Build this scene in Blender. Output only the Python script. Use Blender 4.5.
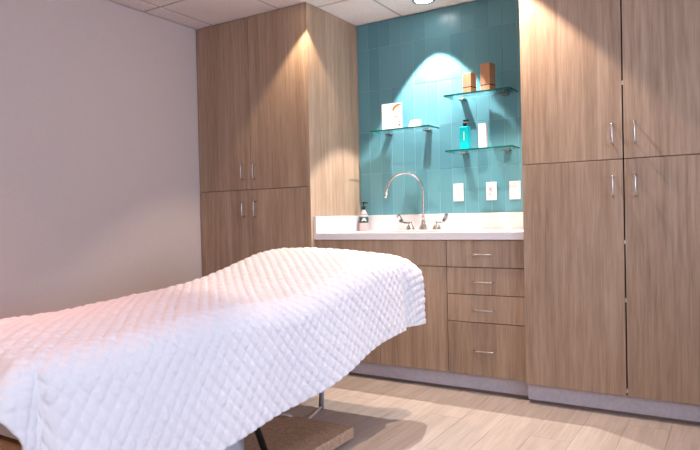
import bpy, bmesh, math, random
import numpy as np
from mathutils import Vector, Matrix

random.seed(7)
rng = np.random.default_rng(11)
for o in list(bpy.data.objects):
    bpy.data.objects.remove(o)
S = bpy.context.scene
COL = S.collection

# ------------------------------------------------------------------ camera
CAM = Vector((0.0, -3.26, 1.012))
YAW, PITCH, ROLL = math.radians(31.895), math.radians(-0.7354), math.radians(-1.2787)
fwd = Vector((-math.sin(YAW) * math.cos(PITCH), math.cos(YAW) * math.cos(PITCH), math.sin(PITCH)))
rgt = Vector((math.cos(YAW), math.sin(YAW), 0))
upv = rgt.cross(fwd)
r2 = rgt * math.cos(ROLL) + upv * math.sin(ROLL)
u2 = -rgt * math.sin(ROLL) + upv * math.cos(ROLL)
cd = bpy.data.cameras.new('camera')
cd.sensor_width = 36.0
cd.lens = 617.3 / 700.0 * 36.0
cd.clip_start = 0.02
cam = bpy.data.objects.new('camera', cd)
COL.objects.link(cam)
m = Matrix((r2, u2, -fwd)).transposed().to_4x4()
m.translation = CAM
cam.matrix_world = m
S.camera = cam

# ------------------------------------------------------------------ view
S.view_settings.view_transform = 'Standard'
S.view_settings.look = 'None'
S.view_settings.exposure = 0.75
S.view_settings.gamma = 1.0
S.view_settings.use_curve_mapping = False

# ------------------------------------------------------------------ world (pale sky outside the added window)
W = bpy.data.worlds.new('world')
S.world = W
W.use_nodes = True
bg = W.node_tree.nodes['Background']
bg.inputs[0].default_value = (0.62, 0.74, 1.0, 1)
bg.inputs[1].default_value = 1.0

# light strengths, all in one place
COOL = (0.64, 0.75, 1.0)
WARM = (1.0, 0.72, 0.50)
P_WINDOW_FILL = 68.0
P_PANEL_FILL = 22.0
P_SINK = 108.0
P_CORNER = 27.0
P_RIGHT = 78.0
P_TABLE_FILL = 72.0

ZC = 2.406          # ceiling height
XL, XR = -3.32, 1.62
YB, YF = 0.628, -4.9

wl = bpy.data.lights.new('window_fill', 'AREA')  # added area lamp, sends cool fill through the made-up window
wl.shape = 'RECTANGLE'
wl.size, wl.size_y = 2.0, 1.3
wl.color = COOL
wl.energy = P_WINDOW_FILL
wlo = bpy.data.objects.new('window_fill', wl)
wlo.location = (XR + 0.25, -1.5, 1.5)
wlo.rotation_euler = (0, math.radians(90), 0)
COL.objects.link(wlo)

# ------------------------------------------------------------------ helpers
def lin(r, g, b):
    f = lambda c: (c / 255.0) / 12.92 if c / 255.0 <= 0.04045 else ((c / 255.0 + 0.055) / 1.055) ** 2.4
    return (f(r), f(g), f(b), 1.0)

def put(name, mesh, mat=None, parent=None, loc=None, rot=None):
    o = bpy.data.objects.new(name, mesh)
    COL.objects.link(o)
    if mat is not None and not mesh.materials:
        mesh.materials.append(mat)
    if parent is not None:
        o.parent = parent
    if loc is not None:
        o.location = loc
    if rot is not None:
        o.rotation_euler = rot
    return o

def bm_mesh(bm, name, smooth=False):
    me = bpy.data.meshes.new(name)
    bmesh.ops.recalc_face_normals(bm, faces=bm.faces)
    bm.to_mesh(me)
    bm.free()
    if smooth:
        for p in me.polygons:
            p.use_smooth = True
    return me

def add_box(bm, x0, x1, y0, y1, z0, z1, bev=0.0, seg=1):
    v = [bm.verts.new(p) for p in ((x0, y0, z0), (x1, y0, z0), (x1, y1, z0), (x0, y1, z0),
                                   (x0, y0, z1), (x1, y0, z1), (x1, y1, z1), (x0, y1, z1))]
    fs = [bm.faces.new([v[i] for i in q]) for q in
          ((3, 2, 1, 0), (4, 5, 6, 7), (0, 1, 5, 4), (1, 2, 6, 5), (2, 3, 7, 6), (3, 0, 4, 7))]
    if bev > 0:
        es = list({e for f in fs for e in f.edges})
        bmesh.ops.bevel(bm, geom=es, offset=bev, segments=seg, profile=0.5, affect='EDGES')

def box(name, mat, parent, x0, x1, y0, y1, z0, z1, bev=0.0, seg=1, smooth=False):
    bm = bmesh.new()
    add_box(bm, x0, x1, y0, y1, z0, z1, bev, seg)
    return put(name, bm_mesh(bm, name, smooth), mat, parent)

def add_tube(bm, pts, rad, n=8, cap=True):
    pts = [Vector(p) for p in pts]
    if not isinstance(rad, (list, tuple)):
        rad = [rad] * len(pts)
    rings = []
    ref = None
    for i, p in enumerate(pts):
        a = pts[max(i - 1, 0)]
        b = pts[min(i + 1, len(pts) - 1)]
        t = (b - a).normalized()
        if ref is None:
            ref = Vector((0, 0, 1)) if abs(t.z) < 0.9 else Vector((1, 0, 0))
        x = ref - t * ref.dot(t)
        x.normalize()
        ref = x
        y = t.cross(x)
        rings.append([bm.verts.new(p + (x * math.cos(2 * math.pi * k / n) + y * math.sin(2 * math.pi * k / n)) * rad[i])
                      for k in range(n)])
    for a, b in zip(rings, rings[1:]):
        for k in range(n):
            bm.faces.new((a[k], a[(k + 1) % n], b[(k + 1) % n], b[k]))
    if cap:
        bm.faces.new(list(reversed(rings[0])))
        bm.faces.new(rings[-1])

def add_lathe(bm, prof, c=(0, 0, 0), n=20):
    """profile of (radius, z); closed at ends when radius is tiny"""
    rings = []
    for r, z in prof:
        if r < 1e-5:
            rings.append([bm.verts.new((c[0], c[1], c[2] + z))])
        else:
            rings.append([bm.verts.new((c[0] + r * math.cos(2 * math.pi * k / n),
                                        c[1] + r * math.sin(2 * math.pi * k / n), c[2] + z)) for k in range(n)])
    for a, b in zip(rings, rings[1:]):
        for k in range(n):
            k2 = (k + 1) % n
            if len(a) == 1 and len(b) == 1:
                continue
            if len(a) == 1:
                bm.faces.new((a[0], b[k2], b[k]))
            elif len(b) == 1:
                bm.faces.new((a[k], a[k2], b[0]))
            else:
                bm.faces.new((a[k], a[k2], b[k2], b[k]))

def tube(name, mat, parent, pts, rad, n=8):
    bm = bmesh.new()
    add_tube(bm, pts, rad, n)
    return put(name, bm_mesh(bm, name, True), mat, parent)

def lathe(name, mat, parent, prof, c=(0, 0, 0), n=20, smooth=True):
    bm = bmesh.new()
    add_lathe(bm, prof, c, n)
    return put(name, bm_mesh(bm, name, smooth), mat, parent)

def prism(name, mat, parent, outline, axis, a, b):
    """extrude a 2D outline; axis 'y': outline is (x, z)"""
    bm = bmesh.new()
    def P(p, t):
        if axis == 'y':
            return (p[0], t, p[1])
        if axis == 'z':
            return (p[0], p[1], t)
        return (t, p[0], p[1])
    A = [bm.verts.new(P(p, a)) for p in outline]
    B = [bm.verts.new(P(p, b)) for p in outline]
    n = len(outline)
    bm.faces.new(A)
    bm.faces.new(list(reversed(B)))
    for i in range(n):
        bm.faces.new((A[i], B[i], B[(i + 1) % n], A[(i + 1) % n]))
    return put(name, bm_mesh(bm, name), mat, parent)

def tag(o, label, cat, group=None, kind=None):
    o['label'] = label
    o['category'] = cat
    if group:
        o['group'] = group
    if kind:
        o['kind'] = kind
    return o

def thing(name, label, cat, loc=(0, 0, 0), group=None):
    o = bpy.data.objects.new(name, None)
    o.empty_display_size = 0.1
    COL.objects.link(o)
    o.location = loc
    return tag(o, label, cat, group)

# ------------------------------------------------------------------ materials
def mat(name, color, rough=0.5, metal=0.0, **kw):
    M = bpy.data.materials.new(name)
    M.use_nodes = True
    b = M.node_tree.nodes['Principled BSDF']
    b.inputs['Base Color'].default_value = color
    b.inputs['Roughness'].default_value = rough
    b.inputs['Metallic'].default_value = metal
    for k, v in kw.items():
        b.inputs[k].default_value = v
    return M

def nodes(M):
    nt = M.node_tree
    return nt, nt.nodes, nt.links, nt.nodes['Principled BSDF']

def noise_color(M, c1, c2, scale=20, detail=4, stretch=(1, 1, 1), p0=0.35, p1=0.65, coord='Object', rand=False, bump=0.0, bdist=0.002):
    nt, N, L, B = nodes(M)
    tc = N.new('ShaderNodeTexCoord')
    mp = N.new('ShaderNodeMapping')
    mp.inputs['Scale'].default_value = stretch
    L.new(tc.outputs[coord], mp.inputs['Vector'])
    if rand:
        oi = N.new('ShaderNodeObjectInfo')
        mm = N.new('ShaderNodeMath'); mm.operation = 'MULTIPLY'; mm.inputs[1].default_value = 37.0
        L.new(oi.outputs['Random'], mm.inputs[0])
        L.new(mm.outputs[0], mp.inputs['Location'])
    nz = N.new('ShaderNodeTexNoise')
    nz.inputs['Scale'].default_value = scale
    nz.inputs['Detail'].default_value = detail
    L.new(mp.outputs[0], nz.inputs['Vector'])
    cr = N.new('ShaderNodeValToRGB')
    cr.color_ramp.elements[0].position = p0
    cr.color_ramp.elements[1].position = p1
    cr.color_ramp.elements[0].color = c1
    cr.color_ramp.elements[1].color = c2
    L.new(nz.outputs['Fac'], cr.inputs['Fac'])
    L.new(cr.outputs['Color'], B.inputs['Base Color'])
    if bump:
        bp = N.new('ShaderNodeBump')
        bp.inputs['Strength'].default_value = bump
        bp.inputs['Distance'].default_value = bdist
        L.new(nz.outputs['Fac'], bp.inputs['Height'])
        L.new(bp.outputs[0], B.inputs['Normal'])
    return M

def wood(name, dark, mid, light, axis=2, rough=0.42, fine=46.0, tone=0.10):
    """laminate with grain running along one axis; each panel gets its own offset and slight tone"""
    M = bpy.data.materials.new(name)
    M.use_nodes = True
    nt, N, L, B = nodes(M)
    B.inputs['Roughness'].default_value = rough
    tc = N.new('ShaderNodeTexCoord')
    oi = N.new('ShaderNodeObjectInfo')
    rm = N.new('ShaderNodeMath'); rm.operation = 'MULTIPLY'; rm.inputs[1].default_value = 53.0
    L.new(oi.outputs['Random'], rm.inputs[0])
    def mapped(a, b):
        mp = N.new('ShaderNodeMapping')
        sc = [a, a, a]; sc[axis] = b
        mp.inputs['Scale'].default_value = sc
        L.new(tc.outputs['Object'], mp.inputs['Vector'])
        L.new(rm.outputs[0], mp.inputs['Location'])
        return mp
    n1 = N.new('ShaderNodeTexNoise'); n1.inputs['Scale'].default_value = 1.0
    n1.inputs['Detail'].default_value = 6.0; n1.inputs['Roughness'].default_value = 0.65
    L.new(mapped(fine, 1.6).outputs[0], n1.inputs['Vector'])
    n2 = N.new('ShaderNodeTexNoise'); n2.inputs['Scale'].default_value = 1.0
    n2.inputs['Detail'].default_value = 3.0; n2.inputs['Distortion'].default_value = 0.6
    L.new(mapped(9.0, 0.55).outputs[0], n2.inputs['Vector'])
    n3 = N.new('ShaderNodeTexNoise'); n3.inputs['Scale'].default_value = 1.0
    n3.inputs['Detail'].default_value = 2.0
    L.new(mapped(170.0, 7.0).outputs[0], n3.inputs['Vector'])
    a1 = N.new('ShaderNodeMath'); a1.operation = 'MULTIPLY'; a1.inputs[1].default_value = 0.42
    L.new(n1.outputs['Fac'], a1.inputs[0])
    a2 = N.new('ShaderNodeMath'); a2.operation = 'MULTIPLY_ADD'; a2.inputs[1].default_value = 0.32
    L.new(n2.outputs['Fac'], a2.inputs[0]); L.new(a1.outputs[0], a2.inputs[2])
    a3 = N.new('ShaderNodeMath'); a3.operation = 'MULTIPLY_ADD'; a3.inputs[1].default_value = 0.26
    L.new(n3.outputs['Fac'], a3.inputs[0]); L.new(a2.outputs[0], a3.inputs[2])
    cr = N.new('ShaderNodeValToRGB')
    e = cr.color_ramp.elements
    e[0].position = 0.33; e[0].color = dark
    e[1].position = 0.66; e[1].color = light
    k = e.new(0.5); k.color = mid
    L.new(a3.outputs[0], cr.inputs['Fac'])
    hs = N.new('ShaderNodeHueSaturation')
    tv = N.new('ShaderNodeMapRange')
    tv.inputs['To Min'].default_value = 1.0 - tone; tv.inputs['To Max'].default_value = 1.0 + tone
    L.new(oi.outputs['Random'], tv.inputs['Value'])
    L.new(tv.outputs[0], hs.inputs['Value'])
    L.new(cr.outputs['Color'], hs.inputs['Color'])
    L.new(hs.outputs['Color'], B.inputs['Base Color'])
    bp = N.new('ShaderNodeBump'); bp.inputs['Strength'].default_value = 0.12; bp.inputs['Distance'].default_value = 0.001
    L.new(a3.outputs[0], bp.inputs['Height']); L.new(bp.outputs[0], B.inputs['Normal'])
    return M

M_WOOD = wood('oak_laminate', lin(136, 111, 90), lin(172, 145, 122), lin(194, 168, 145), 2, tone=0.035)
M_WOODY = wood('oak_edge', lin(130, 100, 80), lin(170, 138, 112), lin(190, 160, 134), 2, tone=0.02)
M_FLOOR = wood('floor_plank_vinyl', lin(160, 143, 131), lin(186, 170, 158), lin(202, 187, 176), 1, rough=0.42, fine=34.0, tone=0.012)
M_GROUTF = mat('floor_base', lin(150, 130, 114), 0.8)
M_MDF = noise_color(mat('particle_board', lin(186, 154, 124), 0.6), lin(168, 136, 108), lin(204, 172, 142), 90, 5, p0=0.3, p1=0.7)
M_TABLEWOOD = wood('beech_table', lin(150, 104, 66), lin(180, 130, 86), lin(198, 150, 104), 1, tone=0.02)
M_DARK = mat('shadow_gap', lin(24, 20, 20), 0.9)
M_PLINTH = mat('dark_plinth', lin(134, 118, 114), 0.8)
M_CARCASS = mat('cabinet_carcass', lin(120, 96, 82), 0.7)
M_WALL = noise_color(mat('greige_wall_paint', lin(208, 195, 190), 0.75), lin(204, 191, 186), lin(211, 198, 193), 180, 3, p0=0.3, p1=0.7, bump=0.15, bdist=0.0015)
M_WHITEWALL = noise_color(mat('pale_wall_paint', lin(222, 218, 216), 0.8), lin(218, 214, 212), lin(226, 222, 220), 120, 3)
M_CEIL = noise_color(mat('acoustic_tile', lin(236, 226, 224), 0.9), lin(216, 205, 203), lin(240, 230, 228), 130, 5, p0=0.3, p1=0.6, rand=True, bump=0.4, bdist=0.002)
M_TBAR = mat('ceiling_grid_bar', lin(176, 166, 160), 0.55)
M_TOE = noise_color(mat('grey_toe_kick', lin(186, 182, 192), 0.55), lin(181, 177, 187), lin(191, 187, 197), 60, 3)
M_QUARTZ = noise_color(mat('white_quartz', lin(220, 215, 219), 0.25), lin(200, 195, 199), lin(224, 220, 223), 260, 3, p0=0.30, p1=0.44)
M_CHROME = mat('chrome', (0.64, 0.63, 0.62, 1), 0.10, 1.0)
M_NICKEL = mat('brushed_nickel', (0.60, 0.58, 0.57, 1), 0.30, 1.0)
M_BRACKET = mat('grey_clamp', (0.22, 0.24, 0.25, 1), 0.35, 0.9)
M_PLATE = mat('white_plastic', lin(240, 236, 236), 0.35)
M_SLOT = mat('outlet_slot', lin(60, 54, 54), 0.6)
M_BLACK = mat('black_plastic', lin(22, 22, 24), 0.35)
M_STEEL = mat('grey_steel', lin(140, 140, 148), 0.4, 0.6)
M_LEG = mat('satin_leg_steel', lin(176, 176, 184), 0.45, 0.3)
M_GREYPLASTIC = mat('pillar_shell', lin(206, 206, 214), 0.45)
M_GROUT = mat('tile_grout', lin(132, 180, 186), 0.85)

# glazed teal tile with slight tone per piece
M_TILE = mat('teal_glazed_tile', lin(90, 143, 156), 0.30)
nt, N, L, B = nodes(M_TILE)
oi = N.new('ShaderNodeObjectInfo')
cr = N.new('ShaderNodeValToRGB')
cr.color_ramp.elements[0].color = lin(88, 144, 158)
cr.color_ramp.elements[1].color = lin(100, 154, 168)
L.new(oi.outputs['Random'], cr.inputs['Fac'])
L.new(cr.outputs['Color'], B.inputs['Base Color'])
tc = N.new('ShaderNodeTexCoord')
nz = N.new('ShaderNodeTexNoise'); nz.inputs['Scale'].default_value = 14.0
L.new(tc.outputs['Object'], nz.inputs['Vector'])
bp = N.new('ShaderNodeBump'); bp.inputs['Strength'].default_value = 0.15; bp.inputs['Distance'].default_value = 0.004
L.new(nz.outputs['Fac'], bp.inputs['Height']); L.new(bp.outputs[0], B.inputs['Normal'])

# quilted white cotton
M_QUILT = mat('white_quilted_cotton', lin(233, 230, 233), 0.85)
nt, N, L, B = nodes(M_QUILT)
B.inputs['Sheen Weight'].default_value = 0.15
tc = N.new('ShaderNodeTexCoord')
nz = N.new('ShaderNodeTexNoise'); nz.inputs['Scale'].default_value = 75.0; nz.inputs['Detail'].default_value = 3.0
L.new(tc.outputs['Object'], nz.inputs['Vector'])
bp = N.new('ShaderNodeBump'); bp.inputs['Strength'].default_value = 0.45; bp.inputs['Distance'].default_value = 0.004
L.new(nz.outputs['Fac'], bp.inputs['Height']); L.new(bp.outputs[0], B.inputs['Normal'])

M_PAD = noise_color(mat('grey_vinyl_pad', lin(198, 186, 182), 0.5), lin(192, 180, 176), lin(204, 192, 188), 80, 3)

def glass(name, tint, ior=1.45, rough=0.0):
    M = mat(name, tint, rough)
    b = M.node_tree.nodes['Principled BSDF']
    b.inputs['Transmission Weight'].default_value = 1.0
    b.inputs['IOR'].default_value = ior
    return M
# shelf glass: clear faces (thin, mostly see-through, glossy at glancing angles), green polished edge
def thin_glass(name, tint):
    M = bpy.data.materials.new(name)
    M.use_nodes = True
    nt = M.node_tree; N = nt.nodes; L = nt.links
    N.remove(N['Principled BSDF'])
    out = N['Material Output']
    tr = N.new('ShaderNodeBsdfTransparent'); tr.inputs[0].default_value = tint
    gl = N.new('ShaderNodeBsdfGlossy'); gl.inputs['Roughness'].default_value = 0.02
    fr = N.new('ShaderNodeFresnel'); fr.inputs['IOR'].default_value = 1.5
    mx = N.new('ShaderNodeMixShader')
    L.new(fr.outputs[0], mx.inputs[0]); L.new(tr.outputs[0], mx.inputs[1]); L.new(gl.outputs[0], mx.inputs[2])
    L.new(mx.outputs[0], out.inputs['Surface'])
    return M
M_GLASS = thin_glass('clear_shelf_glass', (0.955, 0.985, 0.98, 1))
M_GLASSEDGE = mat('green_glass_edge', lin(22, 104, 98), 0.12)
M_PANE = thin_glass('fill_window_pane', (0.97, 0.98, 1.0, 1))

def emis(name, color, strength):
    M = bpy.data.materials.new(name)
    M.use_nodes = True
    b = M.node_tree.nodes['Principled BSDF']
    b.inputs['Base Color'].default_value = (0.8, 0.8, 0.8, 1)
    b.inputs['Emission Color'].default_value = (*color, 1)
    b.inputs['Emission Strength'].default_value = strength
    return M

# ------------------------------------------------------------------ setting: floor
floor = box('floor', M_GROUTF, None, XL - 0.1, XR + 0.1, YF - 0.1, YB + 0.12, -0.06, -0.0035)
tag(floor, 'wood-look vinyl plank floor running towards the cabinets', 'floor', kind='structure')
PW, PL = 0.18, 1.22
pm_cache = {}
col_i = 0
x = XL
while x < XR - 0.01:
    x1 = min(x + PW, XR)
    y = YB + 0.05 - (col_i * 0.43) % PL
    edges = [YB]
    while y > YF:
        if y < YB - 0.02:
            edges.append(y)
        y -= PL
    edges.append(YF)
    for ya, yb in zip(edges, edges[1:]):
        ln = round(ya - yb, 4)
        key = (round(x1 - x, 4), ln)
        if key not in pm_cache:
            bm = bmesh.new()
            add_box(bm, 0.0006, x1 - x - 0.0006, 0.0006, ln - 0.0006, -0.0035, 0.0)
            pm_cache[key] = bm_mesh(bm, 'plank')
        put('plank', pm_cache[key], M_FLOOR, floor, (x, yb, 0))
    x += PW
    col_i += 1

# ------------------------------------------------------------------ ceiling with grid bars and acoustic tiles
ceil = box('ceiling', M_CEIL, None, XL - 0.1, XR + 0.1, YF - 0.1, YB + 0.12, ZC + 0.012, ZC + 0.06)
tag(ceil, 'suspended acoustic tile ceiling with a pale metal grid', 'ceiling', kind='structure')
GX = [-3.155 + 0.6 * k for k in range(0, 9)]
GY = [0.13 - 0.6 * k for k in range(0, 9)]
GX = [g for g in GX if XL < g < XR]
GY = [g for g in GY if YF < g < YB]
cx = [XL] + GX + [XR]
cy = [YF] + sorted(GY) + [YB]
tcache = {}
for xa, xb in zip(cx, cx[1:]):
    for ya, yb in zip(cy, cy[1:]):
        w, d = round(xb - xa, 4), round(yb - ya, 4)
        if (w, d) not in tcache:
            bm = bmesh.new()
            add_box(bm, -w / 2 + 0.010, w / 2 - 0.010, -d / 2 + 0.010, d / 2 - 0.010, 0, 0.012)
            tcache[(w, d)] = bm_mesh(bm, 'ceiling_tile')
        put('ceiling_tile', tcache[(w, d)], M_CEIL, ceil, ((xa + xb) / 2, (ya + yb) / 2, ZC))
for g in GX:
    box('grid_bar', M_TBAR, ceil, g - 0.010, g + 0.010, YF, YB, ZC + 0.003, ZC + 0.012)
for g in GY:
    for xa, xb in zip(cx, cx[1:]):
        box('grid_bar', M_TBAR, ceil, xa + 0.010, xb - 0.010, g - 0.010, g + 0.010, ZC + 0.003, ZC + 0.012)

# ------------------------------------------------------------------ walls
wall_left = box('wall_left', M_WALL, None, XL - 0.1, XL, YF, YB + 0.02, 0, ZC)
tag(wall_left, 'plain greige painted wall beside the treatment table', 'wall', kind='structure')
wall_back = box('wall_back', M_WHITEWALL, None, XL - 0.1, XR + 0.1, YB + 0.010, YB + 0.11, 0, ZC)
tag(wall_back, 'back wall clad in stacked teal tiles above the sink', 'wall', kind='structure')
wall_rear = box('wall_rear', M_WHITEWALL, None, XL - 0.1, XR + 0.1, YF - 0.1, YF, 0, ZC)
tag(wall_rear, 'pale painted wall behind the viewer', 'wall', kind='structure')
WY0, WY1, WZ0, WZ1 = -2.5, -0.5, 0.85, 2.15
bm = bmesh.new()
add_box(bm, XR, XR + 0.1, YF, WY0, 0, ZC)
add_box(bm, XR, XR + 0.1, WY1, YB + 0.01, 0, ZC)
add_box(bm, XR, XR + 0.1, WY0, WY1, 0, WZ0)
add_box(bm, XR, XR + 0.1, WY0, WY1, WZ1, ZC)
wall_right = put('wall_right', bm_mesh(bm, 'wall_right'), M_WHITEWALL)
tag(wall_right, 'pale painted wall with the added window, right of the viewer', 'wall', kind='structure')
win = thing('fill_window', 'white framed window added in the right wall for cool fill', 'window', (XR, (WY0 + WY1) / 2, WZ0))  # made-up window, out of view, lets the cool fill in
win['kind'] = 'structure'
bm = bmesh.new()
hw = (WY1 - WY0) / 2
hh = WZ1 - WZ0
for a, b, c, d in ((-hw, -hw + 0.05, 0, hh), (hw - 0.05, hw, 0, hh), (-hw + 0.05, hw - 0.05, 0, 0.05),
                   (-hw + 0.05, hw - 0.05, hh - 0.05, hh), (-0.02, 0.02, 0.05, hh - 0.05)):
    add_box(bm, 0.02, 0.07, a, b, c, d)
put('fill_window_frame', bm_mesh(bm, 'fill_window_frame'), M_PLATE, win)
for a, b in ((-hw + 0.05, -0.02), (0.02, hw - 0.05)):
    box('pane', M_PANE, win, 0.043, 0.047, a, b, 0.05, hh - 0.05)
box('fill_window_sill', M_PLATE, win, -0.03, 0.02, -hw - 0.03, hw + 0.03, -0.025, 0.0, 0.003)
bb = box('baseboard_left', M_TOE, None, XL, XL + 0.012, YF, -0.02, 0.0, 0.1, 0.002)
tag(bb, 'grey rubber baseboard along the greige wall', 'baseboard', kind='structure')

# teal tiles: stacked columns, long side upright
XC, XRC = -2.324, -0.95
TW = 0.0902
col_edges = [XC] + [-2.234 + TW * k for k in range(0, 14)] + [XRC]
col_edges = [c for c in col_edges if XC <= c <= XRC]
row_edges = [1.022, 1.322, 1.621, 1.920, 2.219, ZC - 0.001]
box('grout', M_GROUT, wall_back, XC, XRC, YB + 0.0018, YB + 0.010, 1.022, ZC - 0.001)
ttc = {}
for i, (xa, xb) in enumerate(zip(col_edges, col_edges[1:])):
    for za, zb in zip(row_edges, row_edges[1:]):
        w, h = round(xb - xa, 4), round(zb - za, 4)
        if (w, h) not in ttc:
            bm = bmesh.new()
            g = 0.0009
            add_box(bm, g, w - g, 0, 0.008, g, h - g, 0.0012)
            ttc[(w, h)] = bm_mesh(bm, 'wall_tile')
        t = put('wall_tile', ttc[(w, h)], M_TILE, wall_back, (xa, YB + random.uniform(0, 0.0006), za))
        t.rotation_euler = (random.uniform(-0.0015, 0.0015), 0, random.uniform(-0.004, 0.004))

# ------------------------------------------------------------------ downlights
def downlight(name, label, x, y, power, color, half_deg, lens, blend=0.12, rad=0.02):
    t = thing(name, label, 'light', (x, y, ZC), 'recessed ceiling downlights')
    bm = bmesh.new()
    add_lathe(bm, [(0.056, -0.001), (0.058, -0.006), (0.074, -0.004), (0.076, 0.0), (0.056, 0.0)], n=32)
    put('trim_ring', bm_mesh(bm, 'trim_ring', True), M_STEEL, t)
    bm = bmesh.new()
    add_lathe(bm, [(0.0, -0.0035), (0.040, -0.003), (0.056, -0.001), (0.0, -0.0005)], n=32)
    put('lens', bm_mesh(bm, 'lens', True), lens, t)
    d = bpy.data.lights.new('lamp', 'SPOT')
    d.energy = power
    d.color = color
    d.spot_size = math.radians(2 * half_deg)
    d.spot_blend = blend
    d.shadow_soft_size = rad
    o = bpy.data.objects.new('lamp', d)
    COL.objects.link(o)
    o.parent = t
    o.location = (0, 0, -0.012)
    return t
LENS_HOT = emis('lens_white', (1.0, 0.97, 0.93), 14.0)
LENS_WARM = emis('lens_warm', (1.0, 0.82, 0.64), 8.0)
downlight('downlight', 'bright recessed downlight in the ceiling above the sink', -1.69, 0.42, P_SINK, (1.0, 0.95, 0.90), 36.0, LENS_HOT, 0.18, 0.012)
downlight('downlight', 'recessed downlight by the corner of the left tall cabinet', -2.235, -0.125, P_CORNER, (1.0, 0.77, 0.54), 44.0, LENS_WARM, 0.30, 0.008)
downlight('downlight', 'recessed downlight in front of the right tall cabinet', -1.06, -0.17, P_RIGHT, (1.0, 0.80, 0.64), 45.0, LENS_WARM, 0.2, 0.03)
downlight('downlight', 'added warm fill downlight above the foot of the table', -2.38, -2.32, P_TABLE_FILL, (1.0, 0.42, 0.28), 52.0, LENS_WARM, 1.0, 0.06)  # invented lamp, out of view, warms the quilt top

# added ceiling panel, out of view, for cool fill from the viewer's side
pan = thing('fill_light_panel', 'square white fill light panel added over the open side of the room', 'light', (0.145, -3.77, ZC))
bm = bmesh.new()
for a, b, c, d in ((-0.29, -0.27, -0.29, 0.29), (0.27, 0.29, -0.29, 0.29), (-0.27, 0.27, -0.29, -0.27), (-0.27, 0.27, 0.27, 0.29)):
    add_box(bm, a, b, c, d, -0.012, 0.0)
put('fill_panel_frame', bm_mesh(bm, 'fill_panel_frame'), M_PLATE, pan)
box('diffuser', emis('fill_panel_glow', (0.90, 0.93, 1.0), 1.5), pan, -0.27, 0.27, -0.27, 0.27, -0.008, 0.0)
d = bpy.data.lights.new('fill_panel_lamp', 'AREA')
d.size = 0.53
d.energy = P_PANEL_FILL
d.color = (0.88, 0.91, 1.0)
o = bpy.data.objects.new('fill_panel_lamp', d)
COL.objects.link(o); o.parent = pan; o.location = (0, 0, -0.014)

# ------------------------------------------------------------------ cabinets
def pull_mesh(length, vertical):
    """slim wire pull, standing 28 mm off the door; local y points to the room (-y)"""
    h = length / 2
    path = [(-h, 0.001, 0), (-h, -0.018, 0), (-h + 0.003, -0.025, 0), (-h + 0.010, -0.028, 0), (0, -0.030, 0),
            (h - 0.010, -0.028, 0), (h - 0.003, -0.025, 0), (h, -0.018, 0), (h, 0.001, 0)]
    if vertical:
        path = [(0, p[1], p[0]) for p in path]
    bm = bmesh.new()
    add_tube(bm, path, 0.0042, 8)
    return bm_mesh(bm, 'handle', True)
PULL_V = pull_mesh(0.10, True)
PULL_H = pull_mesh(0.11, False)

def panel(name, parent, x0, x1, y, z0, z1, th=0.019):
    """door or drawer front: slab with softened edges, origin at its lower-left corner"""
    bm = bmesh.new()
    add_box(bm, 0, x1 - x0, 0, th, 0, z1 - z0, 0.0012)
    o = put(name, bm_mesh(bm, name), M_WOOD, parent, (x0, y, z0))
    return o

def handle(door, mesh, x, z):
    o = put('handle', mesh, M_NICKEL, door)
    o.location = (x - door.location.x - door.parent.location.x, 0, z - door.location.z)
    o['label'] = 'slim brushed metal wire pull'
    return o

TOE = 0.105
def toe(parent, x0, x1, y):
    """grey kick board that stops short of the floor, dark plinth set back behind it"""
    box('toe_kick', M_TOE, parent, x0, x1, y, y + 0.015, 0.020, TOE - 0.001)
    box('plinth', M_PLINTH, parent, x0, x1, y + 0.016, YB, 0.0, TOE - 0.001)
G = 0.002
# left tall cabinet
LC = thing('tall_cabinet', 'tall oak laminate cabinet with four doors against the greige wall', 'cabinet', (XL, 0, 0), 'tall oak cabinets')
def off(x): return x - XL
bm = bmesh.new()
add_box(bm, 0.002, off(XC) - 0.020, 0.0205, YB, TOE, ZC - 0.002)
put('body', bm_mesh(bm, 'body'), M_CARCASS, LC)
box('side_panel', M_WOOD, LC, off(XC) - 0.020, off(XC), 0.0, YB, TOE, ZC - 0.002, 0.001)
toe(LC, 0.002, off(XC), 0.022)
SPL = 1.216
for xa, xb, hx in ((XL + 0.003, -2.823, -2.892), (-2.823, XC - 0.020, -2.786)):
    d = panel('door', LC, off(xa) + G, off(xb) - G, 0.0, SPL + G, ZC - 0.004)
    handle(d, PULL_V, hx, 1.34)
    d = panel('door', LC, off(xa) + G, off(xb) - G, 0.0, TOE, SPL - G)
    handle(d, PULL_V, hx, 1.083)

# right tall cabinet
RC = thing('tall_cabinet', 'tall oak laminate cabinet with a wide door gap, right of the sink', 'cabinet', (XRC, 0, 0), 'tall oak cabinets')
RCE = 0.06
box('body', M_CARCASS, RC, 0.020, RCE - XRC - 0.020, 0.0205, YB, TOE, ZC - 0.002)
box('side_panel', M_WOOD, RC, 0.0, 0.020, 0.0205, YB, TOE, ZC - 0.002)
box('side_panel', M_WOOD, RC, RCE - XRC - 0.020, RCE - XRC, 0.0, YB, TOE, ZC - 0.002, 0.001)
toe(RC, 0.006, RCE - XRC, 0.022)
box('gap_backing', M_DARK, RC, 0.47, 0.53, 0.0196, 0.0204, TOE, ZC - 0.004)
SPR = 1.266
for xa, xb, hx in ((XRC + 0.0015, -0.4575, -0.501), (-0.4505, RCE - 0.022, -0.400)):
    d = panel('door', RC, xa - XRC, xb - XRC, 0.0, SPR + G, ZC - 0.004)
    handle(d, PULL_V, hx, 1.391)
    d = panel('door', RC, xa - XRC, xb - XRC, 0.0, TOE, SPR - G)
    handle(d, PULL_V, hx, 1.134)
for z in (1.637, 0.86, 0.575, 0.13):
    box('door_bumper', M_PLATE, RC, 0.4925, 0.4995, 0.004, 0.0196, z - 0.009, z + 0.009)

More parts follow.
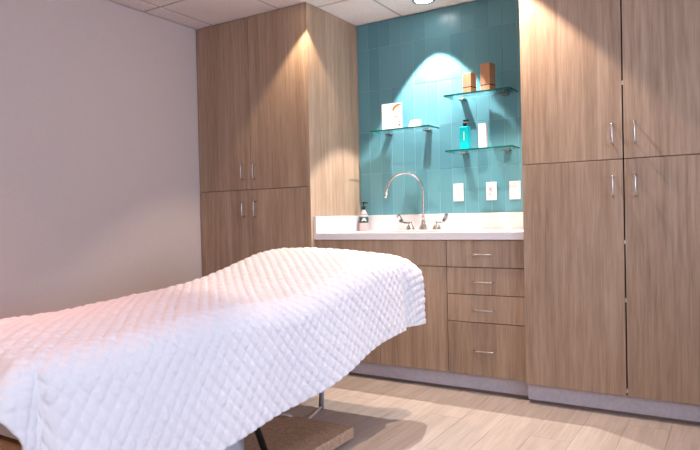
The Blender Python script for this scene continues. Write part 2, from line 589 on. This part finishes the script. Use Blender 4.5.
# base run: sink cabinet and drawer cabinet
YBASE = 0.050
SK = thing('sink_cabinet', 'oak base cabinet under the sink, behind the draped table', 'cabinet', (XC, 0, 0))
def offs(x): return x - XC
DIV = -1.411
box('body', M_CARCASS, SK, 0.022, offs(DIV) - 0.0005, YBASE + 0.0205, YB, TOE, 0.66)
bm = bmesh.new()
add_box(bm, 0.022, offs(DIV) - 0.0005, YBASE + 0.0205, YBASE + 0.04, 0.66, 0.8695)
put('front_rail', bm_mesh(bm, 'front_rail'), M_CARCASS, SK)
box('filler', M_WOOD, SK, 0.001, 0.022, YBASE, YBASE + 0.30, TOE, 0.8695)
toe(SK, 0.001, offs(DIV) - 0.0005, YBASE + 0.022)
panel('false_front', SK, 0.024, offs(DIV) - G, YBASE, 0.715 + G, 0.866)
d = panel('door', SK, 0.024, offs(-1.86) - G, YBASE, TOE, 0.715 - G); handle(d, PULL_V, -1.90, 0.62)
d = panel('door', SK, offs(-1.86) + G, offs(DIV) - G, YBASE, TOE, 0.715 - G); handle(d, PULL_V, -1.82, 0.62)

DC = thing('drawer_cabinet', 'oak base cabinet with a column of four drawers', 'cabinet', (DIV, 0, 0))
def offd(x): return x - DIV
box('body', M_CARCASS, DC, 0.0005, offd(XRC) - 0.001, YBASE + 0.0205, YB, TOE, 0.8695)
toe(DC, 0.0005, offd(XRC) - 0.001, YBASE + 0.022)
zs = [0.866, 0.713, 0.559, 0.403, TOE - 0.0]
for k, (zt, zb) in enumerate(zip(zs, zs[1:])):
    dr = panel('drawer', DC, G, offd(XRC) - 0.003, YBASE, zb + (G if k < 3 else 0), zt - (G if k else 0))
    handle(dr, PULL_H, -1.19, (0.787, 0.632, 0.475, 0.246)[k])

# ------------------------------------------------------------------ countertop with sink
CT = thing('countertop', 'white speckled quartz countertop with upstands and sink', 'countertop', (0, 0, 0))
Z0, Z1 = 0.8705, 0.911
SX0, SX1, SY0, SY1 = -2.02, -1.50, 0.13, 0.47
bm = bmesh.new()
xa, xb, ya, yb = XC + 0.001, XRC - 0.001, 0.024, YB - 0.0005
o_ = [(xa, ya), (xb, ya), (xb, yb), (xa, yb)]
i_ = [(SX0, SY0), (SX1, SY0), (SX1, SY1), (SX0, SY1)]
vt = {}
for nm, pts in (('o', o_), ('i', i_)):
    for k, p in enumerate(pts):
        for z in (Z0, Z1):
            vt[(nm, k, z)] = bm.verts.new((p[0], p[1], z))
for k in range(4):
    j = (k + 1) % 4
    bm.faces.new((vt['o', k, Z1], vt['o', j, Z1], vt['i', j, Z1], vt['i', k, Z1]))
    bm.faces.new((vt['o', k, Z0], vt['i', k, Z0], vt['i', j, Z0], vt['o', j, Z0]))
    bm.faces.new((vt['o', k, Z0], vt['o', j, Z0], vt['o', j, Z1], vt['o', k, Z1]))
    bm.faces.new((vt['i', k, Z0], vt['i', k, Z1], vt['i', j, Z1], vt['i', j, Z0]))
put('slab', bm_mesh(bm, 'slab'), M_QUARTZ, CT)
box('back_upstand', M_QUARTZ, CT, XC + 0.021, XRC - 0.001, YB - 0.020, YB - 0.0005, Z1, 1.021, 0.001)
box('side_upstand', M_QUARTZ, CT, XC + 0.001, XC + 0.021, 0.026, YB - 0.0005, Z1, 1.021, 0.001)
bm = bmesh.new()
zb_ = 0.72
rim = [bm.verts.new((p[0], p[1], Z0)) for p in i_]
low = [bm.verts.new((p[0] + 0.02 * (1 if k in (0, 3) else -1), p[1] + 0.02 * (1 if k < 2 else -1), zb_)) for k, p in enumerate(i_)]
for k in range(4):
    j = (k + 1) % 4
    bm.faces.new((rim[k], low[k], low[j], rim[j]))
bm.faces.new(low)
put('basin', bm_mesh(bm, 'basin'), M_NICKEL, CT)

# ------------------------------------------------------------------ faucet
FX, FY = -1.778, 0.535
FA = thing('faucet', 'chrome gooseneck faucet with two wing handles behind the sink', 'faucet', (FX, FY, Z1))
lathe('spout_base', M_CHROME, FA, [(0.0, 0.0), (0.033, 0.0), (0.033, 0.007), (0.029, 0.022), (0.018, 0.040), (0.015, 0.050), (0.015, 0.066), (0.0, 0.066)])
pts = [(0, 0, 0.055), (0, 0, 0.12), (0, 0, 0.22), (0, 0, 0.268)]
R_ = 0.121
dirx, diry = -0.93, -0.37
for k in range(1, 18):
    a = math.pi * k / 16.0
    if k > 15:
        break
    rr = R_ * (1 - math.cos(a))
    pts.append((dirx * rr, diry * rr, 0.268 + R_ * 1.02 * math.sin(a)))
last = pts[-1]
pts.append((last[0] + dirx * 0.010, last[1] + diry * 0.010, last[2] - 0.058))
tube('spout', M_CHROME, FA, pts, [0.0105] * 2 + [0.0085] * (len(pts) - 2), 12)
e = pts[-1]
lathe('aerator', M_CHROME, FA, [(0.0, -0.008), (0.010, -0.008), (0.0105, 0.008), (0.0, 0.008)], (e[0] + dirx * 0.001, e[1], e[2] + 0.002), 14)
for sgn in (-1, 1):
    hx = 0.098 * sgn
    b_ = lathe('handle', M_CHROME, FA, [(0.0, 0.0), (0.033, 0.0), (0.033, 0.007), (0.029, 0.022), (0.018, 0.038), (0.012, 0.046), (0.012, 0.060), (0.0, 0.062)], (hx, 0, 0))
    # wing blade: runs outward then sweeps up, flat and rounded at the tip
    bm = bmesh.new()
    prof = [(0.0, 0.052, 0.006), (0.030, 0.054, 0.006), (0.052, 0.060, 0.008), (0.068, 0.074, 0.010), (0.078, 0.094, 0.011), (0.083, 0.108, 0.008)]
    rows = []
    for k, (du, dz, hw_) in enumerate(prof):
        nx, nz_ = (0.0, 1.0) if k < 2 else (-0.75, 0.65)
        c0 = Vector((hx + sgn * du, -0.25 * du, dz))
        nv = Vector((sgn * nx, 0, nz_)) * (0.0055, 0.0055, 0.009, 0.0125, 0.0125, 0.009)[k]
        ti = Vector((0, 1, 0)) * hw_
        rows.append([bm.verts.new(c0 - nv - ti), bm.verts.new(c0 - nv + ti), bm.verts.new(c0 + nv + ti), bm.verts.new(c0 + nv - ti)])
    for a, b in zip(rows, rows[1:]):
        for k in range(4):
            bm.faces.new((a[k], a[(k + 1) % 4], b[(k + 1) % 4], b[k]))
    bm.faces.new(rows[0]); bm.faces.new(list(reversed(rows[-1])))
    put('blade', bm_mesh(bm, 'blade', False), M_CHROME, b_)

# ------------------------------------------------------------------ soap bottle on the counter
SBX, SBY = -2.250, 0.545
SB = thing('soap_bottle', 'pink lotion bottle with dark green label and black pump on the counter', 'bottle', (SBX, SBY, Z1))
M_LOTION = mat('pale_pink_bottle', lin(222, 176, 174), 0.25)
M_LABEL = mat('dark_green_label', lin(30, 72, 74), 0.5)
M_CREAM = mat('cream_print', lin(222, 216, 204), 0.5)
M_CLEAR = mat('smoky_clear_plastic', lin(176, 170, 176), 0.15)
body = lathe('bottle_body', M_LOTION, SB, [(0.0, 0.0), (0.030, 0.0), (0.033, 0.004), (0.033, 0.062), (0.033, 0.108), (0.031, 0.112), (0.0, 0.112)])
lathe('shoulder', M_CLEAR, SB, [(0.0, 0.1122), (0.031, 0.1122), (0.025, 0.126), (0.015, 0.142), (0.012, 0.152), (0.0, 0.152)])
lathe('label_band', M_LABEL, body, [(0.0334, 0.058), (0.0338, 0.058), (0.0338, 0.102), (0.0334, 0.102), (0.0334, 0.058)])
# pale emblem on the label, facing the room
bm = bmesh.new()
fa = math.atan2(-0.85, 0.53)
for (ua, ub, za, zb) in ((-0.016, 0.016, 0.074, 0.080), (-0.012, 0.012, 0.080, 0.086), (-0.007, 0.007, 0.086, 0.091), (-0.018, -0.010, 0.070, 0.074), (0.010, 0.018, 0.070, 0.074)):
    n = 5
    for rr in (0.0340,):
        lo = []; hi = []
        for k in range(n + 1):
            an = fa + (ua + (ub - ua) * k / n) / 0.034
            lo.append(bm.verts.new((rr * math.cos(an), rr * math.sin(an), za)))
            hi.append(bm.verts.new((rr * math.cos(an), rr * math.sin(an), zb)))
        for k in range(n):
            bm.faces.new((lo[k], lo[k + 1], hi[k + 1], hi[k]))
put('label_emblem', bm_mesh(bm, 'label_emblem'), M_CREAM, body)
pump = lathe('pump', M_BLACK, SB, [(0.0, 0.1522), (0.0135, 0.1522), (0.0135, 0.176), (0.005, 0.178), (0.0045, 0.198), (0.0, 0.198)], n=14)
bm = bmesh.new()
add_tube(bm, [(-0.012, 0.0, 0.200), (0.006, 0.0, 0.202), (0.030, 0.004, 0.200), (0.036, 0.005, 0.196)], [0.006, 0.007, 0.004, 0.0035], 8)
put('nozzle', bm_mesh(bm, 'nozzle', True), M_BLACK, pump)

# ------------------------------------------------------------------ wall plates
def plate(label, x0, x1, kindp):
    cxp = (x0 + x1) / 2
    t = thing('wall_plate', label, 'outlet', (cxp, YB - 0.0005, 1.160), 'white wall plates above the counter')
    hw_ = (x1 - x0) / 2
    pl_ = box('cover', M_PLATE, t, -hw_, hw_, -0.006, 0.0, -0.0585, 0.0585, 0.002, 2)
    def screw(x, z):
        bm = bmesh.new()
        add_tube(bm, [(x, -0.0072, z), (x, -0.0058, z)], 0.0030, 10)
        put('screw', bm_mesh(bm, 'screw'), M_STEEL, t)
    if kindp == 'duplex':
        for zc_ in (0.022, -0.022):
            f_ = lathe('socket', M_PLATE, t, [(0.0, -0.001), (0.0165, -0.001), (0.0175, 0.002), (0.0, 0.002)], n=20)
            f_.rotation_euler = (math.radians(90), 0, 0)
            f_.location = (0, -0.0065, zc_)
            for sx, h_ in ((-0.0065, 0.009), (0.0065, 0.007)):
                box('slot', M_SLOT, f_, sx - 0.0014, sx + 0.0014, 0.002 - h_ / 2, 0.002 + h_ / 2, 0.0015, 0.0024)
            bm = bmesh.new(); add_tube(bm, [(0, -0.009, 0.0015), (0, -0.009, 0.0024)], 0.0026, 8)
            put('slot', bm_mesh(bm, 'slot'), M_SLOT, f_)
        screw(0, 0)
    elif kindp == 'switch':
        box('rocker_frame', M_PLATE, t, -0.0165, 0.0165, -0.0085, -0.006, -0.033, 0.033, 0.001)
        box('indicator', M_SLOT, t, -0.003, 0.003, -0.0092, -0.0084, -0.010, -0.004)
        box('indicator', M_SLOT, t, -0.010, -0.004, -0.0092, -0.0084, 0.022, 0.026)
        box('indicator', M_SLOT, t, 0.004, 0.010, -0.0092, -0.0084, 0.022, 0.026)
        screw(0, 0.048); screw(0, -0.048)
    else:
        screw(0, 0.043); screw(0, -0.043)
    return t
plate('white wall plate with a flat rocker, nearest the faucet', -1.594, -1.524, 'switch')
plate('white duplex outlet, middle of the three wall plates', -1.367, -1.297, 'duplex')
plate('blank white wall plate with two screws beside the right cabinet', -1.214, -1.142, 'blank')

# ------------------------------------------------------------------ glass shelves
def shelf(label, x0, x1, z):
    t = thing('glass_shelf', label, 'shelf', ((x0 + x1) / 2, YB, z), 'glass wall shelves')
    hw_ = (x1 - x0) / 2
    bm = bmesh.new()
    add_box(bm, -hw_, hw_, -0.165, -0.001, -0.010, 0.0)
    me = bm_mesh(bm, 'glass_pane')
    me.materials.append(M_GLASS); me.materials.append(M_GLASSEDGE)
    for p in me.polygons:
        p.material_index = 0 if (abs(p.normal.z) > 0.5 or p.normal.y > 0.5) else 1
    put('glass_pane', me, None, t)
    for sx in (-hw_ + 0.075, hw_ - 0.075):
        box('bracket', M_BRACKET, t, sx - 0.022, sx + 0.022, -0.050, -0.0005, -0.022, -0.0105, 0.003, 2)
    return t
SA = shelf('clear glass shelf holding the portrait card, left of the three', -2.140, -1.690, 1.606)
SBs = shelf('highest clear glass shelf, holding the two wooden boxes', -1.585, -1.149, 1.785)
SC = shelf('lowest clear glass shelf, holding the teal pump bottle', -1.580, -1.142, 1.429)

# portrait card (print is flat)
M_CARD = mat('white_card', lin(226, 220, 220), 0.5)
M_CARDBACK = mat('pink_card', lin(232, 206, 210), 0.5)
M_HAIR = mat('print_ginger', lin(186, 108, 52), 0.55)
M_FACE = mat('print_skin', lin(236, 208, 194), 0.55)
M_BLUSH = mat('print_blush', lin(222, 164, 146), 0.55)
M_LIPS = mat('print_coral', lin(208, 92, 76), 0.55)
PC = thing('portrait_card', 'white display card printed with a pale face and ginger hair on the glass shelf', 'card', (-2.006, 0.545, 1.6065))
PC.rotation_euler = (0, 0, math.radians(3))
cw, ch = 0.150, 0.186
cardp = box('card', M_CARD, PC, -cw / 2, cw / 2, -0.004, 0.004, 0, ch, 0.0006)
box('back_card', M_CARDBACK, PC, -cw / 2 - 0.006, cw / 2 - 0.012, 0.008, 0.012, 0, ch - 0.035)
def arc_strip(bm, cxa, cza, ra0, ra1, a0, a1, y, n=12, ex=1.0):
    lo = []; hi = []
    for k in range(n + 1):
        a = math.radians(a0 + (a1 - a0) * k / n)
        lo.append(bm.verts.new((cxa + ra0 * math.cos(a), y, cza + ex * ra0 * math.sin(a))))
        w_ = ra0 + (ra1 - ra0) * math.sin(math.pi * min(1, (k + 2) / (n + 2)) * 0.75)
        hi.append(bm.verts.new((cxa + w_ * math.cos(a), y, cza + ex * w_ * math.sin(a))))
    for k in range(n):
        bm.faces.new((lo[k], lo[k + 1], hi[k + 1], hi[k]))
def printed(name, m_, fn):
    bm = bmesh.new(); fn(bm)
    put(name, bm_mesh(bm, name), m_, cardp)
def face_fn(bm):
    # right half of a face cut off by the card's edge
    pts_ = []
    for k in range(17):
        a = math.radians(90 + 180 * k / 16)
        pts_.append((cw / 2 - 0.001 + 0.062 * math.cos(a), -0.0043, 0.100 + 0.066 * math.sin(a)))
    vs = [bm.verts.new(p) for p in pts_]
    bm.faces.new(vs)
printed('printed_face', M_FACE, face_fn)
printed('printed_hair', M_HAIR, lambda bm: arc_strip(bm, cw / 2 - 0.001, 0.100, 0.066, 0.084, 90, 152, -0.0046, ex=1.03))
def ell(bm, x_, z_, a_, b_, y=-0.0047):
    bm.faces.new([bm.verts.new((x_ + a_ * math.cos(2 * math.pi * k / 14), y, z_ + b_ * math.sin(2 * math.pi * k / 14))) for k in range(14)])
printed('printed_blush', M_BLUSH, lambda bm: (ell(bm, 0.035, 0.092, 0.012, 0.006), ell(bm, 0.002, 0.086, 0.004, 0.008)))
printed('printed_lips', M_LIPS, lambda bm: (ell(bm, 0.058, 0.034, 0.009, 0.006), ell(bm, 0.056, 0.056, 0.004, 0.007)))

SCARD = thing('small_card', 'small white tilted card at the end of the left glass shelf', 'card', (-1.822, 0.530, 1.6065))
bm = bmesh.new()
for s in (1,):
    A = [(-0.042, -0.020, 0.0), (0.036, -0.020, 0.0), (0.044, 0.0, 0.052), (-0.034, 0.0, 0.052)]
    B_ = [(p[0], p[1] + 0.0016, p[2]) for p in A]
    va = [bm.verts.new(p) for p in A]; vb = [bm.verts.new(p) for p in B_]
    bm.faces.new(va); bm.faces.new(list(reversed(vb)))
    for k in range(4):
        bm.faces.new((va[k], vb[k], vb[(k + 1) % 4], va[(k + 1) % 4]))
put('front_leaf', bm_mesh(bm, 'front_leaf'), M_CARD, SCARD)
bm = bmesh.new()
A = [(-0.034, 0.0018, 0.052), (0.044, 0.0018, 0.052), (0.036, 0.022, 0.0), (-0.042, 0.022, 0.0)]
va = [bm.verts.new(p) for p in A]; vb = [bm.verts.new((p[0], p[1] + 0.0016, p[2])) for p in A]
bm.faces.new(va); bm.faces.new(list(reversed(vb)))
for k in range(4):
    bm.faces.new((va[k], vb[k], vb[(k + 1) % 4], va[(k + 1) % 4]))
put('back_leaf', bm_mesh(bm, 'back_leaf'), M_CARD, SCARD)

# two wooden boxes
M_BAMBOO = wood('bamboo_box', lin(150, 104, 76), lin(182, 134, 100), lin(198, 152, 118), 2, fine=60, tone=0.03)
M_SEAM = mat('dark_seam', lin(34, 20, 16), 0.8)
def wooden_box(label, x, y, z, side, h, rot):
    t = thing('wooden_box', label, 'box', (x, y, z), 'wooden boxes on the top shelf')
    t.rotation_euler = (0, 0, math.radians(rot))
    s = side / 2
    hb = 0.034
    box('base', M_BAMBOO, t, -s, s, -s, s, 0, hb, 0.001)
    box('seam', M_SEAM, t, -s + 0.0006, s - 0.0006, -s + 0.0006, s - 0.0006, hb, hb + 0.0065)
    box('lid', M_BAMBOO, t, -s, s, -s, s, hb + 0.0065, h, 0.001)
    return t
wooden_box('shorter of the two brown wooden boxes on the top glass shelf', -1.430, 0.525, 1.7855, 0.062, 0.128, 78)
wooden_box('taller of the two brown wooden boxes on the top glass shelf', -1.308, 0.525, 1.7855, 0.066, 0.172, 78)

# teal pump bottle
TB = thing('pump_bottle', 'square teal bottle with black pump on the lowest glass shelf', 'bottle', (-1.470, 0.535, 1.4295))
M_TEALB = mat('teal_liquid', lin(10, 190, 200), 0.15)
tbb = box('bottle_body', M_TEALB, TB, -0.032, 0.032, -0.020, 0.020, 0.0, 0.150, 0.006, 3)
pp = lathe('pump', M_BLACK, TB, [(0.0, 0.1502), (0.013, 0.1502), (0.013, 0.176), (0.006, 0.178), (0.005, 0.186), (0.0, 0.186)], n=14)
bm = bmesh.new()
add_box(bm, -0.012, 0.026, -0.007, 0.007, 0.184, 0.195, 0.003, 2)
put('nozzle', bm_mesh(bm, 'nozzle'), M_BLACK, pp)
box('printed_line', M_CREAM, tbb, -0.003, 0.003, -0.0206, -0.0201, 0.06, 0.115)

# white carton
WB = thing('carton', 'slim white carton beside the teal bottle', 'box', (-1.350, 0.535, 1.4295))
WB.rotation_euler = (0, 0, math.radians(6))
M_CARTON = mat('white_carton', lin(226, 224, 232), 0.5)
M_GREYP = mat('grey_print', lin(176, 176, 186), 0.6)
wbb = box('carton_body', M_CARTON, WB, -0.025, 0.025, -0.018, 0.018, 0.0, 0.158, 0.0008)
bm = bmesh.new()
for (xa_, xb_, za_, zb_2) in ((-0.010, 0.012, 0.072, 0.075), (-0.008, 0.010, 0.062, 0.065), (-0.006, 0.008, 0.050, 0.058), (-0.010, 0.010, 0.044, 0.046)):
    add_box(bm, xa_, xb_, -0.0186, -0.0181, za_, zb_2)
put('printed_text', bm_mesh(bm, 'printed_text'), M_GREYP, wbb)

# ------------------------------------------------------------------ treatment table
TX0, TX1, TY0, TY1 = -2.19, -1.41, -2.455, -0.43
def smooth01(t):
    t = np.clip(t, 0, 1)
    return t * t * (3 - 2 * t)
def ztop(y):
    """height of the padded top along the table: gently rising, then the lifted head section"""
    y = np.asarray(y, float)
    base = 0.681 + 0.022 * np.clip((y - TY0) / 1.1, 0, 1)
    lift = 0.122 * smooth01((y + 1.47) / 0.92)
    return base + lift
MT = thing('treatment_table', 'padded treatment table on a wooden lift base under the white quilt', 'table', ((TX0 + TX1) / 2, (TY0 + TY1) / 2, 0))
mx_, my_ = (TX0 + TX1) / 2, (TY0 + TY1) / 2
# pad: swept rounded section
bm = bmesh.new()
ny = 60
PY0, PY1 = TY0 + 0.012, TY1 - 0.025
rings = []
for i in range(ny + 1):
    y = PY0 + (PY1 - PY0) * i / ny
    zt = float(ztop(np.clip(y, TY0 + 0.06, TY1 - 0.06))) - 0.022
    zb = zt - 0.16
    e = 0.085
    sec = [(TX0 + 0.02, zb), (TX0 + 0.012, zb + 0.012)]
    for k in range(5):
        a = math.radians(180 - 22.5 * k)
        sec.append((TX0 + 0.012 + e + e * math.cos(a), zt - e + e * math.sin(a)))
    for k in range(5):
        a = math.radians(90 - 22.5 * k)
        sec.append((TX1 - 0.012 - e + e * math.cos(a), zt - e + e * math.sin(a)))
    sec += [(TX1 - 0.012, zb + 0.012), (TX1 - 0.02, zb)]
    edge = min(y - PY0, PY1 - y)
    RE = 0.07 if y < -1.5 else 0.15
    if edge < RE:                     # rounded ends
        dz = RE - math.sqrt(max(0.0, RE ** 2 - (RE - edge) ** 2))
        sec = [(p[0], zb + (p[1] - zb) * (1 - dz / 0.16)) for p in sec]
    rings.append([bm.verts.new((p[0] - mx_, y - my_, p[1])) for p in sec])
for a, b in zip(rings, rings[1:]):
    ns = len(a)
    for k in range(ns):
        bm.faces.new((a[k], a[(k + 1) % ns], b[(k + 1) % ns], b[k]))
bm.faces.new(rings[0]); bm.faces.new(list(reversed(rings[-1])))
put('pad', bm_mesh(bm, 'pad', False), M_PAD, MT)
def tb(name, m_, x0, x1, y0, y1, z0, z1, bev=0.0, seg=1):
    return box(name, m_, MT, x0 - mx_, x1 - mx_, y0 - my_, y1 - my_, z0, z1, bev, seg)
tb('frame', M_TABLEWOOD, TX0 + 0.05, TX1 - 0.05, TY0 + 0.03, -1.32, 0.38, 0.475, 0.004)
tb('head_frame', M_TABLEWOOD, TX0 + 0.08, TX1 - 0.08, -1.32, -0.66, 0.44, 0.535, 0.004)
tb('base_board', M_MDF, -2.125, -1.475, -2.02, -0.895, 0.012, 0.062, 0.002)
for fx in (-2.08, -1.52):
    for fy in (-1.96, -0.95):
        tb('foot', M_BLACK, fx - 0.02, fx + 0.02, fy - 0.02, fy + 0.02, 0.0, 0.0125)
tb('lift_column', M_GREYPLASTIC, -1.93, -1.69, -1.74, -1.38, 0.062, 0.38, 0.015, 3)
for sx in (-2.02, -1.60):
    bm = bmesh.new()
    add_tube(bm, [(sx - mx_, -1.50 - my_, 0.385), (sx - mx_, -1.36 - my_, 0.066)], 0.014, 10)
    put('strut', bm_mesh(bm, 'strut', True), M_BLACK, MT)
bm = bmesh.new()
add_tube(bm, [(-1.79 - mx_, -0.68 - my_, 0.445), (-1.855 - mx_, -0.60 - my_, 0.08), (-1.873 - mx_, -0.58 - my_, 0.0)], 0.014, 8)
put('leg', bm_mesh(bm, 'leg', True), M_LEG, MT)

# cord from the leg to the lift base
CO = bpy.data.curves.new('power_cord', 'CURVE')
def smooth_path(P, n=8):
    P = [Vector(p) for p in P]
    out = []
    for i in range(len(P) - 1):
        p0 = P[max(i - 1, 0)]; p1 = P[i]; p2 = P[i + 1]; p3 = P[min(i + 2, len(P) - 1)]
        for k in range(n):
            t = k / n
            out.append(0.5 * ((2 * p1) + (-p0 + p2) * t + (2 * p0 - 5 * p1 + 4 * p2 - p3) * t * t + (-p0 + 3 * p1 - 3 * p2 + p3) * t ** 3))
    out.append(P[-1])
    return out
bpy.data.curves.remove(CO)
M_CORD = mat('grey_cord', lin(206, 190, 176), 0.5)
cordo = tube('power_cord', M_CORD, None, smooth_path([(-1.862, -0.60, 0.012), (-1.84, -0.70, 0.006), (-1.82, -0.80, 0.006), (-1.81, -0.875, 0.03), (-1.83, -0.93, 0.0705),
      (-1.93, -0.95, 0.0705), (-1.98, -0.90, 0.09), (-1.93, -0.87, 0.11), (-1.90, -0.91, 0.10), (-1.95, -1.02, 0.0705), (-1.97, -1.16, 0.0705), (-1.86, -1.36, 0.0705)]), 0.0075, 8)
tag(cordo, 'thin looped power cord lying on the table base board', 'cord')

# ------------------------------------------------------------------ quilt
EDGE_R = 0.10
def quilt():
    step = 0.0055
    SR, SL, TF, TN = 0.400, 0.42, 0.43, 0.098      # overhang right, left, far (head), near (foot)
    r = EDGE_R
    cx0, cx1, cy0, cy1 = TX0 + 0.085, TX1 - 0.085, TY0 + 0.06, TY1 - 0.14   # core where the cloth lies flat
    xs = np.arange(cx0 - SL - 0.03, cx1 + SR + 0.03 + 1e-6, step)
    ys = np.arange(cy0 - TN - 0.03, cy1 + TF + 0.03 + 1e-6, step)
    X, Y = np.meshgrid(xs, ys, indexing='ij')
    CX = np.clip(X, cx0, cx1); CY = np.clip(Y, cy0, cy1)
    OX = X - CX; OY = Y - CY
    # rounded far corners of the cloth
    a = np.abs(OX) / np.where(OX > 0, SR + 0.03, SL + 0.03)
    b = np.where(OY > 0, OY / (TF + 0.03), 0.0)
    OX2 = OX * np.sqrt(1 - 0.5 * b * b); OY2 = np.where(OY > 0, OY * np.sqrt(np.clip(1 - 0.5 * a * a, 0, 1)), OY)
    U = CX + OX2; V = CY + OY2                 # position in the flat cloth
    d = np.hypot(OX2, OY2)
    dd = np.where(d < 1e-9, 1, d)
    ux, uy = OX2 / dd, OY2 / dd
    r = EDGE_R + 0.07 * np.clip(uy, 0, 1) * (OY2 > 0)
    q = r * math.pi / 2
    arc = np.minimum(d, q)
    hor = r * np.sin(arc / r)
    drop = r * (1 - np.cos(arc / r))
    ext = np.maximum(d - q, 0) * (1 + 0.21 * smooth01((-1.1 - CY) / 0.9))
    both = np.abs(ux * uy) * 2                  # 1 at the corner bisector
    flare = 0.10 - 0.07 * both * (OY2 > 0)
    phi = np.degrees(np.arctan2(np.abs(uy), np.abs(ux)))     # 0 = side, 90 = end
    cornerb = np.where(d > 1e-9, 0.075 * np.exp(-((phi - 58) / 22) ** 2) - 0.02 * np.exp(-((phi - 14) / 12) ** 2), 0) * (np.abs(uy) > 1e-6) * (np.abs(ux) > 1e-6)
    # soft hanging folds along the right side
    wav = 0.012 * np.sin(CY * 5.2 + 0.6) + 0.010 * np.sin(CY * 11.0 + 2.0)
    hor = hor + flare * ext + wav * np.clip(ext / 0.3, 0, 1) * np.abs(ux) + cornerb * smooth01(d / 0.20)
    drop = drop + ext * np.sqrt(1 - np.minimum(flare, 0.9) ** 2)
    top = ztop(CY)
    # gentle unevenness of the bedding on top
    crown = 0.012 * np.sin(np.pi * np.clip((CX - cx0) / (cx1 - cx0), 0, 1))
    lump = 0.010 * np.sin(CY * 3.1 + 1.0) * np.sin((CX + 0.3) * 4.0) + 0.006 * np.sin(CY * 7.3 + CX * 3.0)
    PX = CX + ux * hor
    PY = CY + uy * hor
    PZ = top + crown + lump - drop + 0.006
    P = np.stack([PX, PY, PZ], -1)
    # normals
    du = np.gradient(P, axis=0); dv = np.gradient(P, axis=1)
    n = np.cross(du, dv)
    n /= np.linalg.norm(n, axis=-1, keepdims=True) + 1e-12
    # quilting: diamonds of puffed squares between stitched lines
    pitch = 0.036
    A = (U + V) / math.sqrt(2) / pitch; Bq = (U - V) / math.sqrt(2) / pitch
    sa = np.abs(np.sin(np.pi * A)); sb = np.abs(np.sin(np.pi * Bq))
    puff = (sa ** 0.42) * (sb ** 0.42)
    ia = np.floor(A); ib = np.floor(Bq)
    h1 = np.mod(np.sin(ia * 12.9898 + ib * 78.233) * 43758.5453, 1.0)
    h2 = np.mod(np.sin(ia * 39.346 + ib * 11.135) * 24634.6345, 1.0)
    fa_ = np.mod(A, 1) - 0.5; fb_ = np.mod(Bq, 1) - 0.5
    crease = np.exp(-((fa_ * (h1 - 0.5) * 2 + fb_ * (0.6 + h2 * 0.4)) / 0.11) ** 2) * np.exp(-(fa_ ** 2 + fb_ ** 2) / 0.12)
    hgt = 0.0095 * puff * (0.8 + 0.4 * h1) - 0.0030 * crease
    P = P + n * hgt[..., None]
    nx, nyy = X.shape
    verts = P.reshape(-1, 3)
    idx = np.arange(nx * nyy).reshape(nx, nyy)
    faces = np.stack([idx[:-1, :-1], idx[1:, :-1], idx[1:, 1:], idx[:-1, 1:]], -1).reshape(-1, 4)
    me = bpy.data.meshes.new('quilt')
    me.vertices.add(len(verts)); me.vertices.foreach_set('co', verts.astype(np.float32).ravel())
    me.loops.add(faces.size); me.loops.foreach_set('vertex_index', faces.astype(np.int32).ravel())
    me.polygons.add(len(faces)); me.polygons.foreach_set('loop_start', np.arange(0, faces.size, 4, dtype=np.int32))
    me.update(calc_edges=True)
    me.validate()
    me.polygons.foreach_set('use_smooth', np.ones(len(faces), dtype=bool))
    o = put('quilt', me, M_QUILT)
    so = o.modifiers.new('thickness', 'SOLIDIFY'); so.thickness = 0.006; so.offset = -1.0
    return o
qo = quilt()
tag(qo, 'white diamond-quilted coverlet draped over the treatment table', 'blanket')
